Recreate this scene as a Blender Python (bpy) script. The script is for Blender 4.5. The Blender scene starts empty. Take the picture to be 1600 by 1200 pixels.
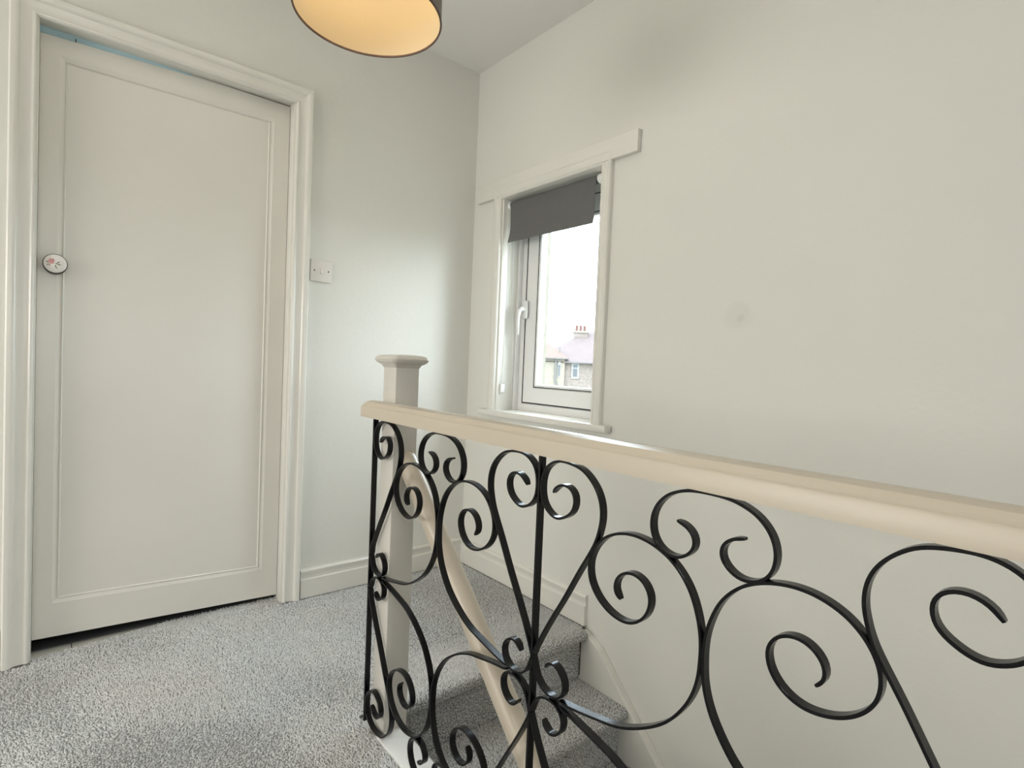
import bpy, bmesh, math, random
import numpy as np
from mathutils import Vector, Matrix

random.seed(7)
rng = np.random.default_rng(7)
scn = bpy.context.scene
C = scn.collection

# ------------------------------------------------------------------ camera
cam_d = bpy.data.cameras.new('camera')
cam = bpy.data.objects.new('camera', cam_d)
C.objects.link(cam)
a, b, c = -0.6993, 0.031, 0.042
ca, sa, cb, sb, cc, sc = math.cos(a), math.sin(a), math.cos(b), math.sin(b), math.cos(c), math.sin(c)
Ry = Matrix(((ca, 0, sa), (0, 1, 0), (-sa, 0, ca)))
Rx = Matrix(((1, 0, 0), (0, cb, -sb), (0, sb, cb)))
Rz = Matrix(((cc, -sc, 0), (sc, cc, 0), (0, 0, 1)))
W2C = Rz @ Rx @ Ry                                   # (right, down, forward) <- (x, -z, y)
M = Matrix(((1, 0, 0), (0, 0, -1), (0, 1, 0)))
Rt = M.transposed() @ W2C.transposed()
right, down, fwd = Rt.col[0], Rt.col[1], Rt.col[2]
m4 = Matrix((right, -down, -fwd)).transposed().to_4x4()
m4.translation = Vector((0, 0, 1.015))
cam.matrix_world = m4
cam_d.sensor_width = 36
cam_d.lens = 855.7 / 1600 * 36
cam_d.clip_start = 0.02
cam_d.clip_end = 400
scn.camera = cam

# ------------------------------------------------------------------ light / exposure
EXPOSURE = 0.0
BY_L, LX_L = -3.08, -2.62
TOP = 13
UPL = 60
SKY = 15
BULB = 6.2
BACK = 12
SIDEL = 76
scn.view_settings.view_transform = 'Standard'
scn.view_settings.look = 'None'
scn.view_settings.gamma = 1
scn.view_settings.exposure = EXPOSURE
scn.view_settings.use_curve_mapping = False

world = bpy.data.worlds.new('overcast_sky')
scn.world = world
world.use_nodes = True
wn, wl = world.node_tree.nodes, world.node_tree.links
wn.clear()
out = wn.new('ShaderNodeOutputWorld')
bg = wn.new('ShaderNodeBackground')
tc = wn.new('ShaderNodeTexCoord')
nz = wn.new('ShaderNodeTexNoise'); nz.inputs['Scale'].default_value = 2.2; nz.inputs['Detail'].default_value = 5
rp = wn.new('ShaderNodeValToRGB')
rp.color_ramp.elements[0].position = 0.35; rp.color_ramp.elements[0].color = (0.72, 0.87, 1.0, 1)
rp.color_ramp.elements[1].position = 0.65; rp.color_ramp.elements[1].color = (0.90, 0.96, 1.0, 1)
wl.new(tc.outputs['Generated'], nz.inputs['Vector'])
wl.new(nz.outputs['Fac'], rp.inputs['Fac'])
wl.new(rp.outputs['Color'], bg.inputs['Color'])
bg.inputs['Strength'].default_value = SKY
wl.new(bg.outputs['Background'], out.inputs['Surface'])


def area(name, loc, direction, sx, sy, power, color):
    l = bpy.data.lights.new(name, 'AREA')
    l.shape = 'RECTANGLE'; l.size = sx; l.size_y = sy; l.energy = power; l.color = color
    o = bpy.data.objects.new(name, l); C.objects.link(o)
    o.location = loc
    o.rotation_euler = Vector(direction).to_track_quat('-Z', 'Y').to_euler()
    return o


# fills added behind the camera; daylight by the side doorway and stair window
area('rear_fill_light', (-0.25, BY_L, 1.45), (0, 1, 0), 1.4, 1.1, BACK, (1.0, 0.98, 0.94))  # added fill light in the unseen rear wall opening
area('side_doorway_daylight', (LX_L, 1.35, 1.06), (1, 0, -0.42), 1.9, 1.3, SIDEL, (1.0, 0.965, 0.90))
area('overhead_fill_light', (-0.9, -0.9, 2.47), (0, 0, -1), 0.45, 0.45, TOP, (0.93, 0.97, 1.0))  # added fill below the ceiling, no fitting belongs to it
pw = area('stair_window_portal', (1.90, 1.74, 1.33), (-1, 0.0, 0), 0.56, 0.96, 1.0, (1, 1, 1))
pw.data.cycles.is_portal = True


# ------------------------------------------------------------------ materials
def mat(name, col, rough=0.5, metal=0.0, bump=0.0, bscale=60.0, var=0.0, vscale=3.0, coat=0.0, spec=0.5, detail=4.0):
    m = bpy.data.materials.new(name)
    m.use_nodes = True
    n, l = m.node_tree.nodes, m.node_tree.links
    p = n['Principled BSDF']
    p.inputs['Base Color'].default_value = (*col, 1)
    p.inputs['Roughness'].default_value = rough
    p.inputs['Metallic'].default_value = metal
    p.inputs['Coat Weight'].default_value = coat
    p.inputs['Coat Roughness'].default_value = 0.12
    p.inputs['Specular IOR Level'].default_value = spec
    t = n.new('ShaderNodeTexCoord')
    if var > 0:
        z = n.new('ShaderNodeTexNoise'); z.inputs['Scale'].default_value = vscale; z.inputs['Detail'].default_value = 5
        l.new(t.outputs['Object'], z.inputs['Vector'])
        r = n.new('ShaderNodeValToRGB')
        lo = tuple(max(0, x * (1 - var)) for x in col); hi = tuple(min(1, x * (1 + var * 0.6)) for x in col)
        r.color_ramp.elements[0].position = 0.3; r.color_ramp.elements[0].color = (*lo, 1)
        r.color_ramp.elements[1].position = 0.7; r.color_ramp.elements[1].color = (*hi, 1)
        l.new(z.outputs['Fac'], r.inputs['Fac']); l.new(r.outputs['Color'], p.inputs['Base Color'])
    if bump > 0:
        z = n.new('ShaderNodeTexNoise'); z.inputs['Scale'].default_value = bscale; z.inputs['Detail'].default_value = detail
        l.new(t.outputs['Object'], z.inputs['Vector'])
        bp = n.new('ShaderNodeBump'); bp.inputs['Strength'].default_value = bump; bp.inputs['Distance'].default_value = 0.003
        l.new(z.outputs['Fac'], bp.inputs['Height']); l.new(bp.outputs['Normal'], p.inputs['Normal'])
    return m


WALL = mat('wall_emulsion', (0.78, 0.775, 0.725), 0.55, bump=0.25, bscale=45, var=0.02, vscale=1.3, spec=0.35)
CEIL = mat('ceiling_emulsion', (0.88, 0.87, 0.84), 0.8, bump=0.15, bscale=30, spec=0.2)
GLOSS = mat('trim_gloss', (0.80, 0.785, 0.73), 0.22, bump=0.12, bscale=35, var=0.015, vscale=6, spec=0.5)
DOORP = mat('door_paint', (0.79, 0.77, 0.71), 0.26, bump=0.10, bscale=22, var=0.02, vscale=2, spec=0.5)
RAILP = mat('handrail_cream_gloss', (0.56, 0.495, 0.40), 0.36, bump=0.10, bscale=25, var=0.02, vscale=5)
POSTP = mat('newel_paint', (0.64, 0.615, 0.565), 0.3, bump=0.10, bscale=25, var=0.02, vscale=5)
CAPW = mat('string_cap_white_gloss', (0.90, 0.91, 0.90), 0.3)
UPVC = mat('white_upvc', (0.84, 0.84, 0.83), 0.25)
GASKET = mat('black_gasket', (0.03, 0.03, 0.035), 0.6)
IRON = mat('black_gloss_iron', (0.004, 0.004, 0.005), 0.23, bump=0.10, bscale=140, spec=0.26)
BLIND = mat('charcoal_blind_fabric', (0.15, 0.15, 0.15), 0.9, bump=0.6, bscale=900, var=0.08, vscale=300, spec=0.2)
CARPET = mat('grey_carpet_backing', (0.30, 0.297, 0.29), 0.95, var=0.2, vscale=40, spec=0.1)
PLASTIC = mat('white_plastic', (0.78, 0.74, 0.70), 0.35)
CLEARP = mat('clear_plastic', (0.85, 0.85, 0.85), 0.2)
DARK = mat('dark_screw', (0.02, 0.015, 0.012), 0.5)
CERAM = mat('white_glazed_ceramic', (0.86, 0.83, 0.79), 0.12, coat=0.5)
BRONZE = mat('dark_bronze', (0.030, 0.024, 0.016), 0.45)
PINK = mat('pink_glaze', (0.62, 0.27, 0.28), 0.2, var=0.3, vscale=220)
GREEN = mat('green_glaze', (0.14, 0.15, 0.07), 0.2, var=0.3, vscale=260)
BLUEP = mat('pale_blue_paint', (0.62, 0.85, 0.95), 0.5)
THRESH = mat('beige_floor_tile', (0.66, 0.64, 0.57), 0.4, var=0.05, vscale=20)
GAP = mat('dark_gap', (0.10, 0.105, 0.11), 0.8)
RENDERX = mat('cream_render', (0.15, 0.14, 0.11), 0.9, bump=0.6, bscale=120, var=0.1, vscale=30)
DASH = mat('grey_pebbledash', (0.115, 0.097, 0.085), 0.95, bump=0.8, bscale=30, var=0.28, vscale=7)
DASHC = mat('pale_pebbledash', (0.145, 0.13, 0.105), 0.95, bump=0.8, bscale=30, var=0.16, vscale=5)
ROOF = mat('weathered_roof', (0.060, 0.045, 0.044), 0.9, var=0.15, vscale=3)
ROOFR = mat('red_roof', (0.080, 0.044, 0.035), 0.9, var=0.15, vscale=3)
HFRAME = mat('house_window_frame', (0.13, 0.13, 0.13), 0.5)
POT = mat('terracotta_pot', (0.06, 0.023, 0.017), 0.8)
PIPE = mat('grey_downpipe', (0.05, 0.05, 0.05), 0.5)
HGLASS = mat('house_window_glass', (0.03, 0.035, 0.04), 0.5)
GRASS = mat('back_garden_ground', (0.20, 0.21, 0.15), 1.0, var=0.3, vscale=0.5)
SHADEO = mat('grey_shade_fabric', (0.20, 0.175, 0.15), 0.9, bump=0.3, bscale=600)
RIMM = mat('shade_rim_trim', (0.13, 0.075, 0.055), 0.7)


def make_tuft():
    m = bpy.data.materials.new('carpet_tuft'); m.use_nodes = True
    n, l = m.node_tree.nodes, m.node_tree.links
    p = n['Principled BSDF']; p.inputs['Roughness'].default_value = 0.95; p.inputs['Specular IOR Level'].default_value = 0.1
    t = n.new('ShaderNodeTexCoord')
    z = n.new('ShaderNodeTexNoise'); z.inputs['Scale'].default_value = 170; z.inputs['Detail'].default_value = 2
    z2 = n.new('ShaderNodeTexNoise'); z2.inputs['Scale'].default_value = 3.0; z2.inputs['Detail'].default_value = 2
    l.new(t.outputs['Object'], z.inputs['Vector']); l.new(t.outputs['Object'], z2.inputs['Vector'])
    r = n.new('ShaderNodeValToRGB')
    r.color_ramp.elements[0].position = 0.33; r.color_ramp.elements[0].color = (0.56, 0.57, 0.57, 1)
    r.color_ramp.elements[1].position = 0.62; r.color_ramp.elements[1].color = (0.90, 0.91, 0.91, 1)
    l.new(z.outputs['Fac'], r.inputs['Fac'])
    r2 = n.new('ShaderNodeValToRGB')
    r2.color_ramp.elements[0].position = 0.40; r2.color_ramp.elements[0].color = (1, 1, 1, 1)
    r2.color_ramp.elements[1].position = 0.70; r2.color_ramp.elements[1].color = (1.0, 0.965, 0.94, 1)
    l.new(z2.outputs['Fac'], r2.inputs['Fac'])
    mx = n.new('ShaderNodeMix'); mx.data_type = 'RGBA'; mx.blend_type = 'MULTIPLY'; mx.inputs[0].default_value = 1
    l.new(r.outputs['Color'], mx.inputs[6]); l.new(r2.outputs['Color'], mx.inputs[7])
    l.new(mx.outputs[2], p.inputs['Base Color'])
    return m


TUFT = make_tuft()


def make_glass():
    m = bpy.data.materials.new('window_glass'); m.use_nodes = True
    n, l = m.node_tree.nodes, m.node_tree.links
    n.clear()
    o = n.new('ShaderNodeOutputMaterial'); g = n.new('ShaderNodeBsdfGlossy'); g.inputs['Roughness'].default_value = 0.02
    t = n.new('ShaderNodeBsdfTransparent'); t.inputs['Color'].default_value = (0.97, 0.98, 0.975, 1)
    f = n.new('ShaderNodeFresnel'); f.inputs['IOR'].default_value = 1.45
    mx = n.new('ShaderNodeMixShader')
    ge = n.new('ShaderNodeNewGeometry'); iv = n.new('ShaderNodeMath'); iv.operation = 'SUBTRACT'; iv.inputs[0].default_value = 1
    mu_ = n.new('ShaderNodeMath'); mu_.operation = 'MULTIPLY'
    l.new(ge.outputs['Backfacing'], iv.inputs[1]); l.new(iv.outputs[0], mu_.inputs[0]); l.new(f.outputs[0], mu_.inputs[1])
    l.new(mu_.outputs[0], mx.inputs[0]); l.new(t.outputs[0], mx.inputs[1]); l.new(g.outputs[0], mx.inputs[2])
    l.new(mx.outputs[0], o.inputs['Surface'])
    return m


GLASS = make_glass()


def make_shade_inner():
    m = bpy.data.materials.new('shade_lining'); m.use_nodes = True
    n, l = m.node_tree.nodes, m.node_tree.links
    n.clear()
    o = n.new('ShaderNodeOutputMaterial')
    d = n.new('ShaderNodeBsdfDiffuse'); d.inputs['Color'].default_value = (0.86, 0.74, 0.52, 1)
    t = n.new('ShaderNodeBsdfTranslucent'); t.inputs['Color'].default_value = (0.8, 0.66, 0.45, 1)
    mx = n.new('ShaderNodeMixShader'); mx.inputs[0].default_value = 0.3
    l.new(d.outputs[0], mx.inputs[1]); l.new(t.outputs[0], mx.inputs[2]); l.new(mx.outputs[0], o.inputs['Surface'])
    return m


LINING = make_shade_inner()


def make_wall_right():
    """window wall emulsion with the filled patch and scuffs the photograph shows"""
    m = WALL.copy(); m.name = 'wall_emulsion_scuffed'
    n, l = m.node_tree.nodes, m.node_tree.links
    p = n['Principled BSDF']
    src = p.inputs['Base Color'].links[0].from_socket
    t = n.new('ShaderNodeTexCoord')
    last = src
    for (y, z, r, s) in ((0.865, 1.200, 0.048, 0.955), (0.860, 1.197, 0.016, 0.93)):
        vm = n.new('ShaderNodeVectorMath'); vm.operation = 'DISTANCE'
        ns = n.new('ShaderNodeTexNoise'); ns.inputs['Scale'].default_value = 14; ns.inputs['Detail'].default_value = 4
        ad = n.new('ShaderNodeVectorMath'); ad.operation = 'MULTIPLY_ADD'
        l.new(t.outputs['Object'], ns.inputs['Vector'])
        l.new(ns.outputs['Color'], ad.inputs[0]); ad.inputs[1].default_value = (0.0, r * 1.6, r * 1.6)
        l.new(t.outputs['Object'], ad.inputs[2])
        l.new(ad.outputs[0], vm.inputs[0]); vm.inputs[1].default_value = (1.645, y + r * .8, z + r * .8)
        mr = n.new('ShaderNodeMapRange'); mr.inputs['From Min'].default_value = r * 0.6; mr.inputs['From Max'].default_value = r
        mr.inputs['To Min'].default_value = s; mr.inputs['To Max'].default_value = 1.0
        l.new(vm.outputs['Value'], mr.inputs['Value'])
        mx = n.new('ShaderNodeMix'); mx.data_type = 'RGBA'; mx.blend_type = 'MULTIPLY'; mx.inputs[0].default_value = 1
        l.new(last, mx.inputs[6]); l.new(mr.outputs[0], mx.inputs[7])
        last = mx.outputs[2]
    l.new(last, p.inputs['Base Color'])
    return m


WALLR = make_wall_right()


# ------------------------------------------------------------------ helpers
def link_mesh(name, me, m, parent=None, loc=(0, 0, 0)):
    o = bpy.data.objects.new(name, me); C.objects.link(o)
    if m and not me.materials: me.materials.append(m)
    o.location = loc
    if parent: o.parent = parent
    return o


def obj(name, bm, m, parent=None, smooth=False, loc=(0, 0, 0), angle=35):
    bmesh.ops.recalc_face_normals(bm, faces=bm.faces[:])
    me = bpy.data.meshes.new(name); bm.to_mesh(me); bm.free()
    if smooth:
        me.polygons.foreach_set('use_smooth', [True] * len(me.polygons))
        me.set_sharp_from_angle(angle=math.radians(angle))
    return link_mesh(name, me, m, parent, loc)


def thing(name, label, cat, loc=(0, 0, 0), group=None, kind=None):
    o = bpy.data.objects.new(name, None); C.objects.link(o); o.location = loc
    o.empty_display_size = 0.05
    if label: o['label'] = label
    if cat: o['category'] = cat
    if group: o['group'] = group
    if kind: o['kind'] = kind
    return o


def tag(o, label=None, cat=None, group=None, kind=None):
    for k, v in (('label', label), ('category', cat), ('group', group), ('kind', kind)):
        if v: o[k] = v
    return o


def add_box(bm, x0, x1, y0, y1, z0, z1, bev=0.0, seg=2):
    vs = [bm.verts.new((x, y, z)) for x in (x0, x1) for y in (y0, y1) for z in (z0, z1)]
    q = [(0, 1, 3, 2), (4, 6, 7, 5), (0, 4, 5, 1), (2, 3, 7, 6), (0, 2, 6, 4), (1, 5, 7, 3)]
    fs = [bm.faces.new([vs[i] for i in f]) for f in q]
    if bev > 0:
        es = list({e for f in fs for e in f.edges})
        bmesh.ops.bevel(bm, geom=es, offset=bev, segments=seg, affect='EDGES', profile=0.5)
    return vs


def box(name, x0, x1, y0, y1, z0, z1, m, parent=None, bev=0.0, seg=2):
    bm = bmesh.new(); add_box(bm, x0, x1, y0, y1, z0, z1, bev, seg)
    return obj(name, bm, m, parent, smooth=bev > 0)


def add_loft(bm, rings, closed_ring=True, cap=True):
    vr = [[bm.verts.new(p) for p in r] for r in rings]
    n = len(rings[0])
    for i in range(len(rings) - 1):
        for j in range(n if closed_ring else n - 1):
            k = (j + 1) % n
            bm.faces.new((vr[i][j], vr[i][k], vr[i + 1][k], vr[i + 1][j]))
    if cap and closed_ring:
        bm.faces.new(vr[0][::-1]); bm.faces.new(vr[-1])
    return vr


def catmull(pts, step=0.0045):
    P = [Vector(p) for p in pts]
    P = [2 * P[0] - P[1]] + P + [2 * P[-1] - P[-2]]
    res = []
    for i in range(1, len(P) - 2):
        p0, p1, p2, p3 = P[i - 1], P[i], P[i + 1], P[i + 2]
        def tj(ti, A, B): return ti + max(1e-6, (B - A).length) ** 0.5
        t0 = 0; t1 = tj(t0, p0, p1); t2 = tj(t1, p1, p2); t3 = tj(t2, p2, p3)
        n = max(2, int((p2 - p1).length / step))
        for k in range(n):
            t = t1 + (t2 - t1) * k / n
            A1 = (t1 - t) / (t1 - t0) * p0 + (t - t0) / (t1 - t0) * p1
            A2 = (t2 - t) / (t2 - t1) * p1 + (t - t1) / (t2 - t1) * p2
            A3 = (t3 - t) / (t3 - t2) * p2 + (t - t2) / (t3 - t2) * p3
            B1 = (t2 - t) / (t2 - t0) * A1 + (t - t0) / (t2 - t0) * A2
            B2 = (t3 - t) / (t3 - t1) * A2 + (t - t1) / (t3 - t1) * A3
            res.append((t2 - t) / (t2 - t1) * B1 + (t - t1) / (t2 - t1) * B2)
    res.append(P[-2])
    # light smoothing
    for _ in range(3):
        q = res[:]
        for i in range(1, len(res) - 1): q[i] = res[i] * 0.5 + (res[i - 1] + res[i + 1]) * 0.25
        res = q
    return res


# ------------------------------------------------------------------ measures
WX = 1.645        # window wall
DY = 2.31         # door wall
CEILZ = 2.494
LX = -2.6        # wall left of the landing, out of view
BY = -3.00        # wall behind the camera
LOW = -2.73       # hall floor below
NOSE = 1.395      # landing nosing
RISE, GO = 0.203, 0.207


def wall_hole(name, axis, p0, p1, u0, u1, z0, z1, hole, m):
    """wall slab between planes p0,p1 along axis ('x' or 'y'), spanning u0..u1, z0..z1, optional hole (ua,ub,za,zb)"""
    bm = bmesh.new()
    def P(p, u, z): return (p, u, z) if axis == 'x' else (u, p, z)
    if hole is None:
        us, zs = [u0, u1], [z0, z1]
    else:
        us, zs = [u0, hole[0], hole[1], u1], [z0, hole[2], hole[3], z1]
    g = {}
    for s, p in enumerate((p0, p1)):
        for i, u in enumerate(us):
            for j, z in enumerate(zs): g[s, i, j] = bm.verts.new(P(p, u, z))
    nu, nzz = len(us), len(zs)
    for s in (0, 1):
        for i in range(nu - 1):
            for j in range(nzz - 1):
                if hole and i == 1 and j == 1: continue
                bm.faces.new((g[s, i, j], g[s, i + 1, j], g[s, i + 1, j + 1], g[s, i, j + 1]))
    def strip(a, b):
        bm.faces.new((g[(0,) + a], g[(0,) + b], g[(1,) + b], g[(1,) + a]))
    for i in range(nu - 1): strip((i, 0), (i + 1, 0)); strip((i, nzz - 1), (i + 1, nzz - 1))
    for j in range(nzz - 1): strip((0, j), (0, j + 1)); strip((nu - 1, j), (nu - 1, j + 1))
    if hole:
        strip((1, 1), (2, 1)); strip((1, 2), (2, 2)); strip((1, 1), (1, 2)); strip((2, 1), (2, 2))
    o = obj(name, bm, m); o['kind'] = 'structure'
    return o


# ------------------------------------------------------------------ room shell
OPX0, OPX1, OPZ = -0.042, 0.737, 2.047     # door opening
wall_hole('wall_left', 'y', DY, DY + 0.15, LX - 0.1, WX + 0.3, LOW, CEILZ + 0.1, (OPX0 - 0.02, OPX1 + 0.02, -0.05, OPZ + 0.02), WALL)
WY0, WY1, WZ0, WZ1 = 1.44, 2.075, 0.806, 1.825
wall_hole('wall_right', 'x', WX, WX + 0.275, BY - 0.1, DY, LOW, CEILZ + 0.1, (WY0, WY1, WZ0, WZ1), WALLR)
wall_hole('wall_back', 'y', BY - 0.15, BY, LX - 0.1, WX, LOW, CEILZ + 0.1, (-1.0, 0.5, 0.85, 2.05), WALL)
wall_hole('wall_near', 'x', LX - 0.1, LX, BY, DY, 0.0, CEILZ + 0.1, (0.68, 2.02, 0.04, 2.02), WALL)
o = box('ceiling', LX, WX, BY, DY, CEILZ, CEILZ + 0.1, CEIL); o['kind'] = 'structure'

o = box('wall_side_sky_block', LX - 0.22, LX - 0.12, 0.45, 2.25, -0.1, 2.3, WALL); o['kind'] = 'structure'  # unseen slab added behind the side opening to keep sky light out
o = box('wall_rear_sky_block', -1.3, 0.8, BY - 0.28, BY - 0.17, 0.5, 2.3, WALL); o['kind'] = 'structure'  # likewise an added slab, shuts the sky out of the rear opening

# landing floor (carpeted): L-shaped slab round the stairwell
bm = bmesh.new()
add_box(bm, LX, 0.682, BY, DY, -0.2, -0.004); add_box(bm, OPX0, OPX1, DY, 2.322, -0.2, -0.004)
add_box(bm, 0.682, WX - 0.0, NOSE + 0.045, DY + 0.0, -0.2, -0.004)
floor = obj('floor', bm, CARPET); floor['kind'] = 'structure'
o = wall_hole('wall_stairwell', 'x', 0.690, 0.752, BY, NOSE + 0.045, LOW, -0.016, None, WALL)
o = wall_hole('wall_understairs', 'y', NOSE + 0.1, NOSE + 0.16, 0.752, WX, LOW, -0.2, None, WALL)
o = box('floor_lower', 0.752, WX, BY, NOSE + 0.1, LOW - 0.1, LOW, CARPET); o['kind'] = 'structure'

# ------------------------------------------------------------------ carpet pile
def tuft_mesh(name, pos, nrm, size, height, parent, tang=None):
    """every tuft is a leaning three sided pyramid"""
    n = len(pos)
    nrm = nrm / np.linalg.norm(nrm, axis=1, keepdims=True)
    ref = np.tile(np.array([1.0, 0, 0]), (n, 1))
    t1 = np.cross(nrm, ref); t1 /= np.linalg.norm(t1, axis=1, keepdims=True)
    t2 = np.cross(nrm, t1)
    x, y, z = pos.T
    swirl = np.sin(4.1 * x + 2.3 * y + 1.3 * z + 1.0) + np.sin(7.7 * y - 3.1 * x + 0.5) + 0.7 * np.sin(13 * x + 9 * y)
    lean = 0.9 * np.tanh(swirl)
    l1 = (lean + rng.normal(0, 0.55, n)); l2 = (0.35 * np.sin(5 * x - 6 * y) + rng.normal(0, 0.55, n))
    h = height * rng.uniform(0.35, 1.25, n)
    tip = pos + nrm * h[:, None] + (t1 * l1[:, None] + t2 * l2[:, None]) * (height * 0.75)
    V = np.empty((n, 4, 3))
    ph = rng.uniform(0, 6.283, n)
    for k in range(3):
        an = ph + k * 2.0944
        V[:, k] = pos + (t1 * np.cos(an)[:, None] + t2 * np.sin(an)[:, None]) * (size * 0.72) - nrm * 0.0005
    V[:, 3] = tip
    me = bpy.data.meshes.new(name)
    me.vertices.add(4 * n); me.vertices.foreach_set('co', V.reshape(-1).astype(np.float32))
    base = np.arange(n)[:, None] * 4
    F = np.concatenate([base + np.array([0, 1, 3]), base + np.array([1, 2, 3]), base + np.array([2, 0, 3])], axis=1).reshape(-1)
    me.loops.add(9 * n); me.loops.foreach_set('vertex_index', F.astype(np.int32))
    me.polygons.add(3 * n)
    me.polygons.foreach_set('loop_start', np.arange(0, 9 * n, 3, dtype=np.int32))
    me.update(calc_edges=True)
    o = link_mesh(name, me, TUFT, parent)
    o['kind'] = 'stuff'
    return o


def grid_pts(x0, x1, y0, y1, s):
    gx = np.arange(x0, x1, s); gy = np.arange(y0, y1, s)
    X, Y = np.meshgrid(gx, gy); X = X.ravel(); Y = Y.ravel()
    X = X + rng.uniform(-s * .45, s * .45, len(X)); Y = Y + rng.uniform(-s * .45, s * .45, len(Y))
    return X, Y


S = 0.0052
X1, Y1 = grid_pts(-0.45, 0.76, 0.55, DY + 0.080, S)
keep = (Y1 < 2.326 + 0.060 * np.clip((X1 + 0.04) / 0.42, 0, 1.0)) & ((X1 < 0.684) | (Y1 > DY - 0.02))
keep &= ~((Y1 > DY - 0.02) & ((X1 < OPX0) | (X1 > OPX1)))
X1, Y1 = X1[keep], Y1[keep]
X2, Y2 = grid_pts(0.684, WX - 0.02, NOSE + 0.04, DY - 0.02, S)
k2 = ~((Y2 > DY - 0.02)); X2, Y2 = X2[k2], Y2[k2]
px = np.concatenate([X1, X2]); py = np.concatenate([Y1, Y2])
inpost = (px > 0.702) & (px < 0.777) & (py > 1.318) & (py < 1.393)
px, py = px[~inpost], py[~inpost]
pos = np.stack([px, py, np.full(len(px), -0.004)], 1)
nr = np.tile(np.array([0, 0, 1.0]), (len(pos), 1))
tuft_mesh('carpet_pile', pos, nr, 0.0042, 0.0065, floor)
Xc, Yc = grid_pts(-1.15, 0.684, -0.6, 0.55, 0.0085)
Xd, Yd = grid_pts(-1.15, -0.45, 0.55, DY - 0.02, 0.0085)
pos = np.stack([np.concatenate([Xc, Xd]), np.concatenate([Yc, Yd]), np.full(len(Xc) + len(Xd), -0.004)], 1)
tuft_mesh('carpet_pile', pos, np.tile(np.array([0, 0, 1.0]), (len(pos), 1)), 0.0066, 0.0095, floor)

# ------------------------------------------------------------------ staircase
stairs = thing('staircase', None, None, (0.753, NOSE, 0), kind='structure')
SX0, SX1 = 0.753, 1.613


def step_profile(top=0.0):
    """(y,z) relative to nosing front: tread back -> nosing -> riser foot"""
    r = 0.017
    pts = [(GO + 0.02 + 0.02, 0.0), (r, 0.0)]
    for k in range(1, 7):
        an = math.pi / 2 + math.pi * k / 6
        pts.append((r + r * math.cos(an), -r + r * math.sin(an)))
    pts += [(0.040, -2 * r - 0.002), (0.040, -RISE)]
    return pts


prof = step_profile()
NSTEP = 12
for i in range(NSTEP):
    yn = NOSE - i * GO; zt = -i * RISE - 0.004
    bm = bmesh.new()
    ring0 = [(0, y, z) for y, z in prof] + [(GO + 0.04, -RISE)] * 0
    pts = [(y, z) for y, z in prof] + [(GO + 0.04, -RISE)]
    rings = [[(x, y + yn, z + zt) for y, z in pts] for x in (SX0, SX1)]
    if i == 0: rings = [[(x, y + yn, z + zt) for y, z in pts] for x in (0.776, SX1)]
    add_loft(bm, rings)
    st = obj('step', bm, CARPET, stairs)
    st.matrix_parent_inverse = Matrix.Translation((-0.753, -NOSE, 0))
    if i < 6:
        # tufts along the profile
        seg = [(Vector(prof[k]), Vector(prof[k + 1])) for k in range(len(prof) - 1)]
        L = [(q - p).length for p, q in seg]; T = sum(L)
        s = 0.0052 if i < 4 else 0.008
        x0 = 0.777 if i == 0 else SX0 + 0.002
        sx, ss = grid_pts(x0, SX1 - 0.002, 0.0, T, s)
        ss = np.clip(ss, 0, T - 1e-6)
        cum = np.concatenate([[0], np.cumsum(L)])
        idx = np.clip(np.searchsorted(cum, ss, side='right') - 1, 0, len(L) - 1)
        A = np.array([tuple(p) for p, q in seg]); B = np.array([tuple(q) for p, q in seg])
        fr = ((ss - cum[idx]) / np.array(L)[idx])[:, None]
        yz = A[idx] * (1 - fr) + B[idx] * fr
        d = (B - A)[idx]; d /= np.linalg.norm(d, axis=1, keepdims=True)
        nn = np.stack([np.zeros(len(sx)), d[:, 1], -d[:, 0]], 1)
        pos = np.stack([sx, yz[:, 0] + yn, yz[:, 1] + zt], 1)
        if i > 0:
            kk = yz[:, 0] < GO + 0.035; pos, nn = pos[kk], nn[kk]
        t = tuft_mesh('carpet_pile', pos, nn, s * 0.80, 0.0062, stairs)
        t.matrix_parent_inverse = Matrix.Translation((-0.753, -NOSE, 0))

# wall string (white board following the stairs)
bm = bmesh.new()
yA, zA = NOSE + 0.035, -0.02
k = RISE / GO
outline = [(NOSE + 0.035, -0.012), (1.368, -0.036), (1.335, -0.055)]
yB = -1.2
outline += [(yB, -0.055 - (1.335 - yB) * 1.02), (yB, -0.055 - (1.335 - yB) * 1.02 - 0.36), (NOSE + 0.035, -0.36)]
bmv = [[(x, y, z) for y, z in outline] for x in (1.613, WX)]
add_loft(bm, bmv)
o = obj('trim_1', bm, GLOSS); bv = o.modifiers.new('bevel', 'BEVEL'); bv.width = 0.004; bv.segments = 2
tag(o, kind='structure')
# moulded top ledge of the string
bm = bmesh.new()
add_loft(bm, [[(1.621 - 0.0, y, z) for y, z in ((1.368, -0.036), (1.335, -0.055))], [(WX, y, z) for y, z in ((1.368, -0.036), (1.335, -0.055))]], closed_ring=False, cap=False)
bm.free()

# outer string capping under the balustrade
cap = box('trim_2', 0.683, 0.757, -1.6, 1.322, -0.016, 0.003, CAPW, bev=0.003); cap['kind'] = 'structure'

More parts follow.
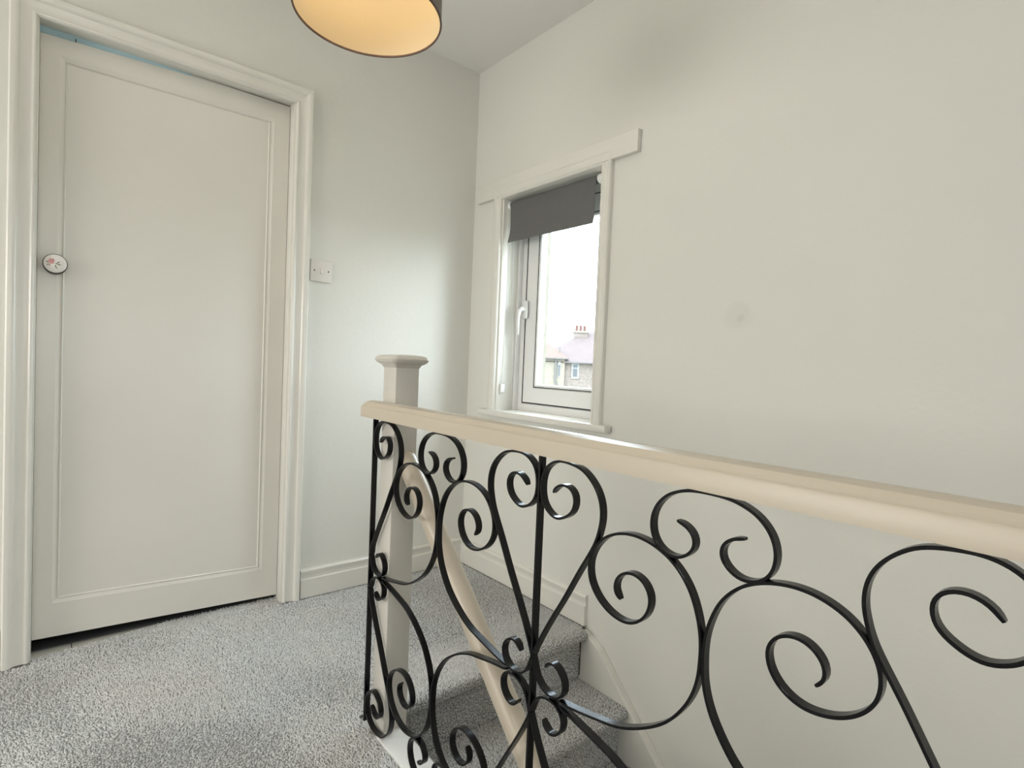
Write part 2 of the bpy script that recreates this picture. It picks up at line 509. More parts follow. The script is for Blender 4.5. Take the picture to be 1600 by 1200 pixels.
# ------------------------------------------------------------------ skirtings
SKP = [(0.0, 0.0), (0.0, 0.018), (0.078, 0.018), (0.081, 0.012), (0.088, 0.0115), (0.100, 0.0135), (0.108, 0.017), (0.115, 0.017), (0.120, 0.012), (0.122, 0.0)]
bm = bmesh.new()
add_loft(bm, [[(x, DY - p, z) for z, p in SKP] for x in (0.813, WX - 0.0)])
o = obj('baseboard_left', bm, GLOSS, smooth=True, angle=30); o['kind'] = 'structure'
bm = bmesh.new()
add_loft(bm, [[(x, DY - p, z) for z, p in SKP] for x in (LX, -0.118)])
o = obj('baseboard_near', bm, GLOSS, smooth=True, angle=30); o['kind'] = 'structure'
bm = bmesh.new()
add_loft(bm, [[(WX - p, y, z) for z, p in SKP] for y in (DY, 1.430)])
o = obj('baseboard_right', bm, GLOSS, smooth=True, angle=30); o['kind'] = 'structure'

# ------------------------------------------------------------------ door set
def frame_legs(prof, x0, x1, zb, zt, wally, name, m, parent):
    """prof: (offset outward, protrusion towards -y); mitred legs and head"""
    r = []
    # left leg
    bm = bmesh.new(); add_loft(bm, [[(x0 - o_, wally - p, zb) for o_, p in prof], [(x0 - o_, wally - p, zt + o_) for o_, p in prof]])
    r.append(obj(name, bm, m, parent, smooth=True, angle=25))
    bm = bmesh.new(); add_loft(bm, [[(x1 + o_, wally - p, zb) for o_, p in prof], [(x1 + o_, wally - p, zt + o_) for o_, p in prof]])
    r.append(obj(name, bm, m, parent, smooth=True, angle=25))
    bm = bmesh.new(); add_loft(bm, [[(x0 - o_, wally - p, zt + o_) for o_, p in prof], [(x1 + o_, wally - p, zt + o_) for o_, p in prof]])
    r.append(obj(name, bm, m, parent, smooth=True, angle=25))
    return r


ARCH = [(0.004, 0.0), (0.004, 0.010), (0.008, 0.016), (0.012, 0.017), (0.016, 0.014), (0.020, 0.0125), (0.034, 0.0135), (0.044, 0.017),
        (0.047, 0.022), (0.052, 0.026), (0.058, 0.0275), (0.066, 0.027), (0.070, 0.023), (0.0715, 0.0)]
arch = thing('trim_3', None, None, (0.35, DY, 0), kind='structure')
def keep_tf(o, root):
    if o.parent == root: o.matrix_parent_inverse = Matrix.Translation(-root.location)
for o in frame_legs(ARCH, OPX0, OPX1, 0.0, OPZ - 0.011, DY, 'architrave', GLOSS, arch): keep_tf(o, arch)
# lining (jambs + head)
for args in (('door_lining', OPX0 - 0.02, OPX0, DY - 0.002, DY + 0.15, -0.05, OPZ + 0.02), ('door_lining', OPX1, OPX1 + 0.02, DY - 0.002, DY + 0.15, -0.05, OPZ + 0.02),
             ('door_lining', OPX0, OPX1, DY - 0.002, DY + 0.15, OPZ, OPZ + 0.02)):
    o = box(*args, GLOSS, arch, bev=0.0012); keep_tf(o, arch)
LY = DY + 0.050
# stop behind the leaf: pale blue paint shows in the wedge above the sagging leaf
o = box('blue_door_stop', OPX0, 0.385, LY + 0.012, LY + 0.042, OPZ - 0.075, OPZ, BLUEP, arch); keep_tf(o, arch); o['label'] = 'pale blue painted strip seen through the gap above the door'
o = box('door_stop', 0.385, OPX1, LY + 0.012, LY + 0.042, OPZ - 0.075, OPZ, GLOSS, arch); keep_tf(o, arch)
o = box('screw', 0.046, 0.049, LY + 0.009, LY + 0.012, 2.024, 2.038, GAP, arch); keep_tf(o, arch)

door = thing('door_1', None, None, (0.347, LY, 0), kind='structure')
# leaf outline: top edge sags to the left, bottom edge lifts to the left
lx0, lx1 = OPX0 + 0.0008, OPX1 - 0.0016
tl, tr_, bl, br = 2.019, 2.041, 0.046, 0.016
def ztop(x):
    return tl + (tr_ - tl) * min(1, (x - lx0) / 0.55)
bm = bmesh.new()
pxl, pxr, pzb, pzt = 0.028, 0.655, 0.165, 1.950        # inner panel
mo = 0.020
xs = (lx0, lx1)
loops = []
loops.append([(lx0, LY, bl), (lx1, LY, br), (lx1, LY, tr_), (0.5, LY, tr_), (lx0, LY, tl)])
back = [(x, LY + 0.040, z) for x, y, z in loops[0]]
A = [bm.verts.new(p) for p in loops[0]]; B = [bm.verts.new(p) for p in back]
bm.faces.new(B)
for i in range(5): bm.faces.new((A[i], A[(i + 1) % 5], B[(i + 1) % 5], B[i]))
def rect(off, dy): return [bm.verts.new(p) for p in ((pxl - off, LY + dy, pzb - off + 0.012), (pxr + off, LY + dy, pzb - off - 0.012), (pxr + off, LY + dy, pzt + off + 0.004), (pxl - off, LY + dy, pzt + off - 0.004))]
R0, R1, R2, R3 = rect(mo, 0), rect(0.006, 0.0048), rect(0.0035, 0.0012), rect(0.0, 0.0070)
# stiles and rails face
bm.faces.new((A[0], A[1], R0[1], R0[0])); bm.faces.new((A[1], A[2], R0[2], R0[1]))
bm.faces.new((A[2], A[3], R0[2])); bm.faces.new((A[3], A[4], R0[3], R0[2])); bm.faces.new((A[4], A[0], R0[0], R0[3]))
for P_, Q_ in ((R0, R1), (R1, R2), (R2, R3)):
    for i in range(4): bm.faces.new((P_[i], P_[(i + 1) % 4], Q_[(i + 1) % 4], Q_[i]))
bm.faces.new(R3)
o = obj('door_leaf', bm, DOORP, door); keep_tf(o, door)

# decorated knob
KX, KZ = 0.004, 1.287
def add_disc(bm, cx, cz, rings, seg=40):
    """rings: (radius, y)"""
    rr = [[(cx + r * math.cos(2 * math.pi * k / seg), y, cz + r * math.sin(2 * math.pi * k / seg)) for k in range(seg)] for r, y in rings]
    add_loft(bm, rr)
bm = bmesh.new(); add_disc(bm, KX, KZ, [(0.031, LY), (0.031, LY - 0.003), (0.027, LY - 0.006), (0.012, LY - 0.008), (0.011, LY - 0.018), (0.024, LY - 0.020), (0.0315, LY - 0.024), (0.0318, LY - 0.031), (0.0290, LY - 0.032)])
kn = obj('door_knob', bm, BRONZE, door, smooth=True, angle=50); keep_tf(kn, door); kn['label'] = 'round door knob with dark bronze rim and floral ceramic face'
bm = bmesh.new(); add_disc(bm, KX, KZ, [(0.0290, LY - 0.0315), (0.0298, LY - 0.036), (0.0285, LY - 0.0395), (0.024, LY - 0.042), (0.014, LY - 0.0440), (0.004, LY - 0.0448)])
kf = obj('ceramic_face', bm, CERAM, kn, smooth=True, angle=60); keep_tf(kf, door)
def petal(bm, cx, cz, r1, r2, ang, y, n=12):
    vs = []
    for q in range(n):
        t = 2 * math.pi * q / n; u, v = r1 * math.cos(t), r2 * math.sin(t)
        vs.append(bm.verts.new((cx + u * math.cos(ang) - v * math.sin(ang), y, cz + u * math.sin(ang) + v * math.cos(ang))))
    r_ = bmesh.ops.extrude_face_region(bm, geom=[bm.faces.new(vs)])
    bmesh.ops.translate(bm, vec=(0, 0.0035, 0), verts=[g for g in r_['geom'] if isinstance(g, bmesh.types.BMVert)])
bm = bmesh.new()
for q in range(6):
    t = q * 1.047; petal(bm, KX - 0.009 + 0.0045 * math.cos(t), KZ + 0.006 + 0.0045 * math.sin(t), 0.005, 0.0038, t, LY - 0.0446 - 0.0001 * q)
petal(bm, KX - 0.009, KZ + 0.006, 0.0035, 0.003, 0, LY - 0.0453)
petal(bm, KX - 0.013, KZ - 0.007, 0.0025, 0.002, 0.3, LY - 0.0442)
rf = obj('painted_rose', bm, PINK, kn); keep_tf(rf, door)
bm = bmesh.new()
for (dx, dz, an, s) in ((0.004, -0.001, -0.3, 1), (0.008, 0.004, 0.5, 1), (0.010, -0.003, -0.2, 1), (0.001, -0.009, -1.3, 1), (-0.020, 0.003, 2.6, 0.8), (-0.018, -0.006, 0.6, .7), (0.004, -0.014, -1.5, .6)):
    petal(bm, KX + dx, KZ + dz, 0.0046 * s, 0.0015 * s, an, LY - 0.0452)
rl = obj('painted_leaves', bm, GREEN, kn); keep_tf(rl, door)

# threshold: beige tiles of the room beyond, just under the door
th = thing('trim_4', None, None, (0.0, LY, 0), kind='structure')
for x0, x1 in ((OPX0, 0.062), (0.0645, 0.34), (0.3425, OPX1)):
    o = box('tile', x0, x1, 2.322, LY + 0.030, -0.02, -0.0065, THRESH, th, bev=0.0008); keep_tf(o, th)
# room beyond; its darkness is painted into the floor colour
bm = bmesh.new(); add_box(bm, OPX0 - 0.5, OPX1 + 0.5, DY + 0.15, DY + 1.2, -0.07, 2.3)
bmesh.ops.delete(bm, geom=[f for f in bm.faces if abs(f.calc_center_median().y - (DY + 0.15)) < 1e-4], context='FACES')
o = obj('wall_beyond_door', bm, WALL); o['kind'] = 'structure'
o = box('floor_beyond', OPX0, OPX1, LY + 0.030, DY + 0.15, -0.2, -0.003, GAP); o['kind'] = 'structure'  # coloured dark to stand for the shade behind the door

# ------------------------------------------------------------------ window
win = thing('window_1', None, None, (WX, 1.757, WZ0), kind='structure')
def wpart(name, x0, x1, y0, y1, z0, z1, m, bev=0.002, parent=None, lab=None):
    o = box(name, x0, x1, y0, y1, z0, z1, m, parent or win, bev=bev); keep_tf(o, win)
    if lab: o['label'] = lab
    return o
FX0, FX1 = 1.760, 1.825
FY0 = WY0 - 0.030
def ring(name, y0, y1, z0, z1, w, x0, x1, m, bev=0.003):
    """mitred frame ring of four members joined"""
    bm = bmesh.new()
    o4 = [(y0, z0), (y1, z0), (y1, z1), (y0, z1)]; i4 = [(y0 + w, z0 + w), (y1 - w, z0 + w), (y1 - w, z1 - w), (y0 + w, z1 - w)]
    ch = min(bev * 2, w * 0.4)
    c4 = [(y0 + w - ch, z0 + w - ch), (y1 - w + ch, z0 + w - ch), (y1 - w + ch, z1 - w + ch), (y0 + w - ch, z1 - w + ch)]
    L_ = [[bm.verts.new((x, *p)) for p in q] for x, q in ((x1, o4), (x0, o4), (x0, c4), (x0 + ch, i4), (x1, i4))]
    for s in range(5):
        P_, Q_ = L_[s], L_[(s + 1) % 5]
        for i in range(4): bm.faces.new((P_[i], P_[(i + 1) % 4], Q_[(i + 1) % 4], Q_[i]))
    o = obj(name, bm, m, win); keep_tf(o, win); return o
# outer frame, gap, sash, gasket, glass
ring('outer_frame', FY0, WY1, WZ0 - 0.020, WZ1, 0.058, FX0 + 0.004, FX1, UPVC)
ring('gasket', FY0 + 0.056, WY1 - 0.056, WZ0 + 0.036, WZ1 - 0.056, 0.007, FX0 + 0.0035, FX1 - 0.01, GASKET, bev=0.0004)
ring('sash', FY0 + 0.061, WY1 - 0.066, WZ0 + 0.042, WZ1 - 0.061, 0.076, FX0 + 0.001, FX1 - 0.012, UPVC, bev=0.003)
ring('glazing_gasket', FY0 + 0.135, WY1 - 0.140, WZ0 + 0.116, WZ1 - 0.135, 0.0035, FX0 + 0.0005, FX1 - 0.03, GASKET, bev=0.0004)
ring('glazing_bead', FY0 + 0.1385, WY1 - 0.1435, WZ0 + 0.1195, WZ1 - 0.1385, 0.012, FX0 + 0.002, FX1 - 0.03, UPVC, bev=0.002)
wpart('glass_pane', FX0 + 0.030, FX0 + 0.036, FY0 + 0.140, WY1 - 0.145, WZ0 + 0.120, WZ1 - 0.140, GLASS, bev=0)
# inner lining of the reveal (white boards) and outside reveal render
wpart('reveal_board', WX - 0.005, FX0 + 0.004, WY1 - 0.012, WY1 + 0.001, WZ0, WZ1, GLOSS)
wpart('reveal_board', WX - 0.005, FX0 + 0.004, WY0 - 0.001, WY0 + 0.012, WZ0, WZ1, GLOSS)
wpart('reveal_board', WX - 0.005, FX0 + 0.004, WY0, WY1, WZ1 - 0.012, WZ1 + 0.001, GLOSS)
wpart('outside_render', FX1, 1.922, 2.028, WY1 + 0.001, WZ0, WZ1, RENDERX, bev=0)
wpart('outside_sill', FX1, 1.96, WY0 - 0.0, WY1 - 0.047, WZ0 - 0.02, WZ0 + 0.03, RENDERX)
# stepped bead between lining and frame (visible vertical lines)
wpart('frame_trim', FX0 - 0.020, FX0 + 0.004, WY1 - 0.026, WY1 - 0.012, WZ0, WZ1, UPVC)
# window board
wpart('window_sill', WX - 0.0005, FX0 + 0.004, WY0, WY1, WZ0 - 0.028, WZ0 + 0.001, GLOSS, bev=0)
wpart('window_sill', 1.603, WX, 1.352, 2.165, WZ0 - 0.0285, WZ0 + 0.001, GLOSS, bev=0.006)
# casing
CAS = [(0.002, 0.0), (0.002, 0.014), (0.006, 0.019), (0.014, 0.020), (0.018, 0.0165), (0.036, 0.018), (0.042, 0.024), (0.049, 0.024), (0.053, 0.018), (0.053, 0.0)]
def leg(ring0, ring1):
    bm = bmesh.new(); add_loft(bm, [ring0, ring1]); o = obj('casing', bm, GLOSS, win, smooth=True, angle=25); keep_tf(o, win)
cy0, cy1, ctz = 1.452, 2.070, 1.812
leg([(WX - p, cy0 - o_, WZ0 - 0.001) for o_, p in CAS], [(WX - p, cy0 - o_, ctz + o_) for o_, p in CAS])
leg([(WX - p, cy1 + o_, WZ0 - 0.001) for o_, p in CAS], [(WX - p, cy1 + o_, ctz + o_) for o_, p in CAS])
leg([(WX - p, cy0 - o_, ctz + o_) for o_, p in CAS], [(WX - p, cy1 + o_, ctz + o_) for o_, p in CAS])
wpart('head_board', WX - 0.0225, WX, 1.276, 2.262, 1.823, 1.904, GLOSS, bev=0.002, lab='plain painted head board running past both sides of the casing')
# handle
wpart('handle_plate', 1.738, 1.752, 1.985, 2.012, 1.250, 1.336, UPVC, bev=0.004)
bm = bmesh.new()
hp = [(1.738, 1.999, 1.296, 0.011), (1.722, 2.000, 1.296, 0.011), (1.713, 2.003, 1.285, 0.010), (1.710, 2.005, 1.262, 0.0085), (1.709, 2.006, 1.220, 0.0075), (1.711, 2.006, 1.180, 0.0055), (1.713, 2.006, 1.170, 0.003)]
rr = []
for i, (x, y, z, r) in enumerate(hp):
    d = Vector(hp[min(i + 1, 6)][:3]) - Vector(hp[max(i - 1, 0)][:3]); d.normalize()
    u = Vector((0, 1, 0)); v = d.cross(u).normalized()
    rr.append([tuple(Vector((x, y, z)) + (u * math.cos(2 * math.pi * k / 12) + v * math.sin(2 * math.pi * k / 12)) * r) for k in range(12)])
add_loft(bm, rr); o = obj('window_handle', bm, UPVC, win, smooth=True, angle=60); keep_tf(o, win)

# ------------------------------------------------------------------ roller blind
BLX, BZT = 1.672, 1.788
blind = thing('roller_blind', 'charcoal grey roller blind pulled part way down in the stair window', 'blind', (BLX, 1.77, BZT))
byl, byr = 2.045, 1.508
bm = bmesh.new()
n = 14; ring_f = []
zs = [BZT + 0.004 - i * (BZT + 0.004 - 1.606) / n for i in range(n + 1)]
t_ = 0.0012
def bx(z):
    s = (BZT - z) / 0.18
    return BLX - 0.008 + 0.004 * s - 0.014 * max(0, s - 0.55) ** 2 * 4
ms = 12
F_, K_ = [], []
for i, z in enumerate(zs):
    s = i / n
    a_, b_ = [], []
    for j in range(ms + 1):
        u = j / ms
        y = byl + (byr - byl) * u
        y += -0.004 * math.sin(math.pi * s) * (1 - 2 * u) + 0.010 * (max(0, s - 0.6) ** 2) * (1 if u < .5 else .6) * (1 - 2 * u)
        x = bx(z) + 0.0015 * math.sin(3 * math.pi * u) * s
        a_.append(bm.verts.new((x, y, z))); b_.append(bm.verts.new((x + t_, y, z)))
    F_.append(a_); K_.append(b_)
for i in range(n):
    for j in range(ms):
        bm.faces.new((F_[i][j], F_[i][j + 1], F_[i + 1][j + 1], F_[i + 1][j])); bm.faces.new((K_[i][j], K_[i + 1][j], K_[i + 1][j + 1], K_[i][j + 1]))
    bm.faces.new((F_[i][0], F_[i + 1][0], K_[i + 1][0], K_[i][0])); bm.faces.new((F_[i][ms], K_[i][ms], K_[i + 1][ms], F_[i + 1][ms]))
for j in range(ms):
    bm.faces.new((F_[0][j], K_[0][j], K_[0][j + 1], F_[0][j + 1])); bm.faces.new((F_[n][j], F_[n][j + 1], K_[n][j + 1], K_[n][j]))
o = obj('blind_fabric', bm, BLIND, blind, smooth=True, angle=60); keep_tf(o, blind)
def tube(name, pts, r, m, parent, root, seg=8):
    bm = bmesh.new(); rr = []
    P = [Vector(p) for p in pts]
    for i, p in enumerate(P):
        d = (P[min(i + 1, len(P) - 1)] - P[max(i - 1, 0)]).normalized()
        u = d.orthogonal().normalized() if abs(d.z) < 0.9 else d.cross(Vector((1, 0, 0))).normalized(); v = d.cross(u)
        rr.append([tuple(p + (u * math.cos(2 * math.pi * k_ / seg) + v * math.sin(2 * math.pi * k_ / seg)) * r) for k_ in range(seg)])
    add_loft(bm, rr); o = obj(name, bm, m, parent, smooth=True, angle=60)
    if root: keep_tf(o, root)
    return o
tube('roller_tube', [(BLX + 0.010, byl + 0.004, BZT), (BLX + 0.010, byr - 0.006, BZT)], 0.0165, BLIND, blind, blind, 20)
tube('end_bracket', [(BLX + 0.010, byl + 0.004, BZT), (BLX + 0.010, byl + 0.018, BZT)], 0.019, UPVC, blind, blind, 20)
tube('end_bracket', [(BLX + 0.010, byr - 0.006, BZT), (BLX + 0.010, byr - 0.030, BZT)], 0.019, UPVC, blind, blind, 20)
# bead chain: each strand a run of little balls, hooked in the child-safety cleat
chain = [(BLX + 0.028, byl + 0.011, BZT), (BLX + 0.030, byl + 0.008, 1.5), (BLX + 0.034, byl - 0.006, 1.2), (BLX + 0.038, byl - 0.008, 0.99), (BLX + 0.034, byl - 0.002, 0.945), (BLX + 0.016, byl + 0.008, 0.912), (BLX - 0.002, byl + 0.010, 0.905),
         (BLX - 0.006, byl + 0.011, 0.935), (BLX - 0.002, byl + 0.012, 1.02), (BLX + 0.006, byl + 0.012, 1.25), (BLX + 0.008, byl + 0.012, BZT - 0.01)]
cp = catmull(chain, 0.0075)
bm = bmesh.new()
for p in cp: bmesh.ops.create_icosphere(bm, subdivisions=1, radius=0.0026, matrix=Matrix.Translation(p))
o = obj('bead_chain', bm, CLEARP, blind, smooth=True, angle=80); keep_tf(o, blind)
bm = bmesh.new(); add_box(bm, BLX - 0.016, BLX + 0.010, byl + 0.004, byl + 0.018, 0.888, 0.932, 0.005, 3)
o = obj('chain_cleat', bm, CLEARP, blind, smooth=True); keep_tf(o, blind)

# ------------------------------------------------------------------ light switch
sw = thing('light_switch', 'square white plastic single light switch on wall right of the door', 'switch', (0.862, DY, 1.384))
bm = bmesh.new(); add_box(bm, 0.817, 0.907, DY - 0.012, DY, 1.339, 1.430, 0.003, 2)
bmesh.ops.rotate(bm, cent=(0.862, DY, 1.384), matrix=Matrix.Rotation(math.radians(0.8), 3, 'Y'), verts=bm.verts[:])
o = obj('face_plate', bm, PLASTIC, sw, smooth=True); keep_tf(o, sw)
bm = bmesh.new()
rr = [[(x, y, z) for x in (0.857, 0.869)] for y, z in ((DY - 0.012, 1.372), (DY - 0.0185, 1.372), (DY - 0.0135, 1.396), (DY - 0.012, 1.396))]
vs = [[bm.verts.new(p) for p in r] for r in rr]
for i in range(3): bm.faces.new((vs[i][0], vs[i][1], vs[i + 1][1], vs[i + 1][0]))
bm.faces.new([v[0] for v in vs]); bm.faces.new([v[1] for v in vs][::-1])
o = obj('rocker', bm, PLASTIC, sw); keep_tf(o, sw)
for sx in (0.832, 0.892):
    bm = bmesh.new(); add_disc(bm, sx, 1.384, [(0.0030, DY - 0.010), (0.0030, DY - 0.0126), (0.0022, DY - 0.0130)], 14)
    o = obj('screw', bm, DARK, sw); keep_tf(o, sw)

# ------------------------------------------------------------------ newel post
NX0, NX1, NY0, NY1 = 0.704, 0.775, 1.320, 1.391
ncx, ncy = (NX0 + NX1) / 2, (NY0 + NY1) / 2
newel = thing('newel_post', 'square cream painted newel post with moulded cap at the head of the stairs', 'post', (ncx, ncy, -0.42))
o = box('shaft', NX0, NX1, NY0, NY1, -0.42, 1.008, POSTP, newel, bev=0.0025); keep_tf(o, newel)
bm = bmesh.new()
capp = [(0.0, 1.000), (0.003, 1.002), (0.005, 1.007), (0.010, 1.010), (0.016, 1.013), (0.021, 1.018), (0.0225, 1.023), (0.020, 1.028), (0.014, 1.032), (0.004, 1.0345), (-0.012, 1.036), (-0.030, 1.0365)]
h0 = (NX1 - NX0) / 2
def sqring(h, z, r):
    h += h0; r = max(0.0008, min(r, h * .6)); pts = []
    for cx, cy, a0 in ((h - r, h - r, 0), (-h + r, h - r, 90), (-h + r, -h + r, 180), (h - r, -h + r, 270)):
        for q in range(4):
            t = math.radians(a0 + q * 30); pts.append((ncx + cx + r * math.cos(t), ncy + cy + r * math.sin(t), z))
    return pts
add_loft(bm, [sqring(o_, z, 0.003 + max(0, o_) * .5) for o_, z in capp])
o = obj('cap', bm, POSTP, newel, smooth=True, angle=40); keep_tf(o, newel)

# ------------------------------------------------------------------ level handrail over the balustrade
REND = 1.408; RNEAR = -1.55
rail = thing('handrail', 'level cream painted handrail running along the top of the iron balustrade', 'handrail', (0.682, (REND + RNEAR) / 2, 0.864))
sec = [(-0.027, 0.0), (-0.027, 0.026), (-0.0255, 0.029), (-0.0225, 0.0305), (-0.020, 0.034), (-0.015, 0.040), (-0.006, 0.0435), (0.006, 0.0440), (0.016, 0.0420), (0.0225, 0.036), (0.0255, 0.0305), (0.027, 0.026), (0.027, 0.0)]
bm = bmesh.new()
rr = []
for y, sh in ((REND, 0.012), (REND - 0.004, 0.006), (REND - 0.012, 0.0), (RNEAR, 0.0)):
    rr.append([(0.674 + x * (1 - sh * 2), y, 0.864 + min(z, 0.044 - sh)) for x, z in sec])
add_loft(bm, rr)
o = obj('rail', bm, RAILP, rail, smooth=True, angle=28); keep_tf(o, rail)

# ------------------------------------------------------------------ sloping stair handrail
sl = 0.967
srail = thing('stair_handrail', 'cream painted sloping handrail descending the stairs from the newel post', 'handrail', (0.752, 1.32, 0.737))
nrm = Vector((0, -sl, 1)).normalized(); 
bm = bmesh.new(); rr = []
sec2 = []
for q in range(13):
    t = math.radians(-20 + 220 * q / 12); sec2.append((0.025 * math.cos(t), 0.003 + 0.024 * math.sin(t)))
sec2 += [(-0.021, -0.016), (-0.018, -0.023), (0.018, -0.023), (0.021, -0.016)]
for y in (1.3195, -1.0):
    cpt = Vector((0.752, y, 0.737 + (y - 1.32) * sl))
    ring_ = []
    for u, v in sec2:
        if y > 1: # end cut vertical against the post
            ring_.append((cpt.x + u, y, cpt.z + v * math.sqrt(1 + sl * sl)))
        else: ring_.append(tuple(cpt + Vector((u, 0, 0)) + nrm * v))
    rr.append(ring_)
add_loft(bm, rr); o = obj('rail', bm, RAILP, srail, smooth=True, angle=40); keep_tf(o, srail)

# ------------------------------------------------------------------ wrought iron balustrade
HEART = [(.035, .368), (.041, .377), (.056, .386), (.073, .386), (.086, .377), (.090, .362), (.085, .345), (.070, .332), (.049, .324), (.027, .331), (.012, .346), (.0062, .368),
         (.0075, .390), (.016, .409), (.033, .422), (.053, .4275), (.078, .4265), (.103, .421), (.123, .408), (.139, .390), (.148, .368), (.1495, .346), (.145, .323), (.138, .303), (.105, .2455), (.072, .186), (.045, .141), (.022, .100), (.0075, .071)]
CROSS = [(-.004, .045), (-.012, .024), (-.025, .011), (-.041, .0045), (-.058, .004), (-.073, .010), (-.082, .022), (-.083, .040), (-.071, .057), (-.054, .064), (-.040, .058), (-.034, .048)]
SIDE = [(.072, .004), (.113, .010), (.158, .019), (.2, .029), (.240, .048), (.282, .078), (.304, .103), (.322, .133), (.332, .163), (.3352, .195), (.3345, .225), (.328, .255), (.313, .289), (.288, .316), (.257, .332), (.222, .3385), (.191, .335), (.161, .321), (.139, .297), (.129, .270), (.132, .243), (.149, .219),
        (.176, .203), (.207, .199), (.232, .210), (.247, .230), (.250, .252), (.239, .271), (.219, .279), (.199, .274), (.185, .258), (.184, .241), (.194, .230)]
CROWN = [(.050, .379), (.036, .376), (.022, .364), (.020, .349), (.031, .334), (.049, .326), (.071, .330), (.087, .346), (.0915, .368), (.085, .392), (.066, .413), (.036, .4255), (.0, .4285)]
CROWN = CROWN + [(-u, v) for u, v in CROWN[-2::-1]]
LOOSE = [(.0045, .050), (.012, .024), (.025, .011), (.041, .0045), (.058, .004), (.073, .010), (.082, .022), (.083, .040), (.071, .057), (.054, .064), (.040, .058), (.034, .048)]
BW, BT = 0.0148, 0.0044
HUBZ, VS = 0.4295, 0.9925
IX = 0.6905
_mc = {}


def ribbon(key, pts, mu, mv):
    k_ = (key, mu, mv)
    if k_ in _mc: return _mc[k_]
    path = catmull([(mu * u, mv * v * VS, 0) for u, v in pts])
    bm = bmesh.new(); rr = []
    N = len(path)
    for i, p in enumerate(path):
        d = (path[min(i + 1, N - 1)] - path[max(i - 1, 0)]).normalized()
        nn = Vector((-d.y, d.x, 0))
        e = min(i, N - 1 - i)
        w = BW / 2 * (0.62, 0.85, 1.0)[min(e, 2)]
        h = BT / 2 * (0.8 if e == 0 else 1)
        # local axes: u -> -y, v -> z, width -> x
        def W(q, wx): return (wx, -q.x, q.y)
        bv_ = 0.0006
        rr.append([W(p + nn * h, -w + bv_), W(p + nn * h, w - bv_), W(p + nn * (h - bv_), w), W(p - nn * (h - bv_), w), W(p - nn * h, w - bv_), W(p - nn * h, -w + bv_), W(p - nn * (h - bv_), -w), W(p + nn * (h - bv_), -w)])
    add_loft(bm, rr)
    bmesh.ops.recalc_face_normals(bm, faces=bm.faces[:])
    me = bpy.data.meshes.new(key); bm.to_mesh(me); bm.free()
    me.polygons.foreach_set('use_smooth', [True] * len(me.polygons)); me.set_sharp_from_angle(angle=math.radians(30))
    me.materials.append(IRON)
    _mc[k_] = me
    return me


bal = thing('iron_balustrade', 'black wrought iron scrollwork balustrade panel beneath the level cream handrail', 'balustrade', (IX, 0, 0.003))
PER = 0.675; Y0 = 1.400
def place(name, me, y, z=HUBZ):
    o = bpy.data.objects.new(name, me); C.objects.link(o); o.parent = bal
    o.location = (0, y, z - 0.003); return o
bmb = bmesh.new(); add_box(bmb, -BW / 2, BW / 2, -0.003, 0.003, 0.003, 0.8635, 0.0006, 1)
mb = bpy.data.meshes.new('upright_bar'); bmesh.ops.recalc_face_normals(bmb, faces=bmb.faces[:]); bmb.to_mesh(mb); bmb.free(); mb.materials.append(IRON)
for i in range(5):
    y = Y0 - i * PER
    if y < RNEAR + 0.1: break
    o = bpy.data.objects.new('upright_bar', mb); C.objects.link(o); o.parent = bal; o.location = (0, y, -0.003)
    for mu in ((1,) if i == 0 else (1, -1)):
        for mv in (1, -1):
            if i == 0:
                place('heart_scroll', ribbon('heart_scroll_half', HEART + [(.0055, .045)], mu, mv), y)
                place('hub_scroll', ribbon('hub_scroll', LOOSE, mu, mv), y)
            else:
                place('heart_scroll', ribbon('heart_scroll', HEART + CROSS, mu, mv), y)
            if y + PER / 2 * -mu > RNEAR: place('side_scroll', ribbon('side_scroll', SIDE, mu, mv), y)
    if y - PER / 2 > RNEAR + 0.1:
        for mv in (1, -1): place('crown_scroll', ribbon('crown_scroll', CROWN, 1, mv), y - PER / 2)

# ------------------------------------------------------------------ pendant lamp
RS = 0.17; LXc, LYc, LZ = 0.562, 1.250, 0.81 + 1.015
lamp = thing('pendant_lamp', 'round drum pendant lamp with warm glowing lining hanging from the ceiling', 'lamp', (LXc, LYc, CEILZ))
SH = 0.21
def cyl_ring(r, z, n=72): return [(LXc + r * math.cos(2 * math.pi * k_ / n), LYc + r * math.sin(2 * math.pi * k_ / n), z) for k_ in range(n)]
bm = bmesh.new(); add_loft(bm, [cyl_ring(RS, LZ + 0.004), cyl_ring(RS, LZ + SH)], cap=False)
sh = obj('lamp_shade', bm, SHADEO, lamp, smooth=True, angle=60); keep_tf(sh, lamp)
bm = bmesh.new(); add_loft(bm, [cyl_ring(RS - 0.0016, LZ + 0.004), cyl_ring(RS - 0.0016, LZ + SH)], cap=False)
o = obj('shade_lining', bm, LINING, sh, smooth=True, angle=60); keep_tf(o, lamp)
def torus(name, r, z, t, m, parent):
    bm = bmesh.new(); rr = []
    for k_ in range(72):
        an = 2 * math.pi * k_ / 72
        rr.append([(LXc + (r + t * math.cos(q)) * math.cos(an), LYc + (r + t * math.cos(q)) * math.sin(an), z + t * 1.3 * math.sin(q)) for q in [2 * math.pi * w / 8 for w in range(8)]])
    vr = [[bm.verts.new(p) for p in r_] for r_ in rr]
    for i in range(72):
        for j in range(8): bm.faces.new((vr[i][j], vr[i][(j + 1) % 8], vr[(i + 1) % 72][(j + 1) % 8], vr[(i + 1) % 72][j]))
    o = obj(name, bm, m, parent, smooth=True, angle=60); keep_tf(o, lamp); return o
torus('rim', RS - 0.0006, LZ + 0.003, 0.0024, RIMM, sh); torus('rim', RS - 0.0006, LZ + SH, 0.0022, RIMM, sh)
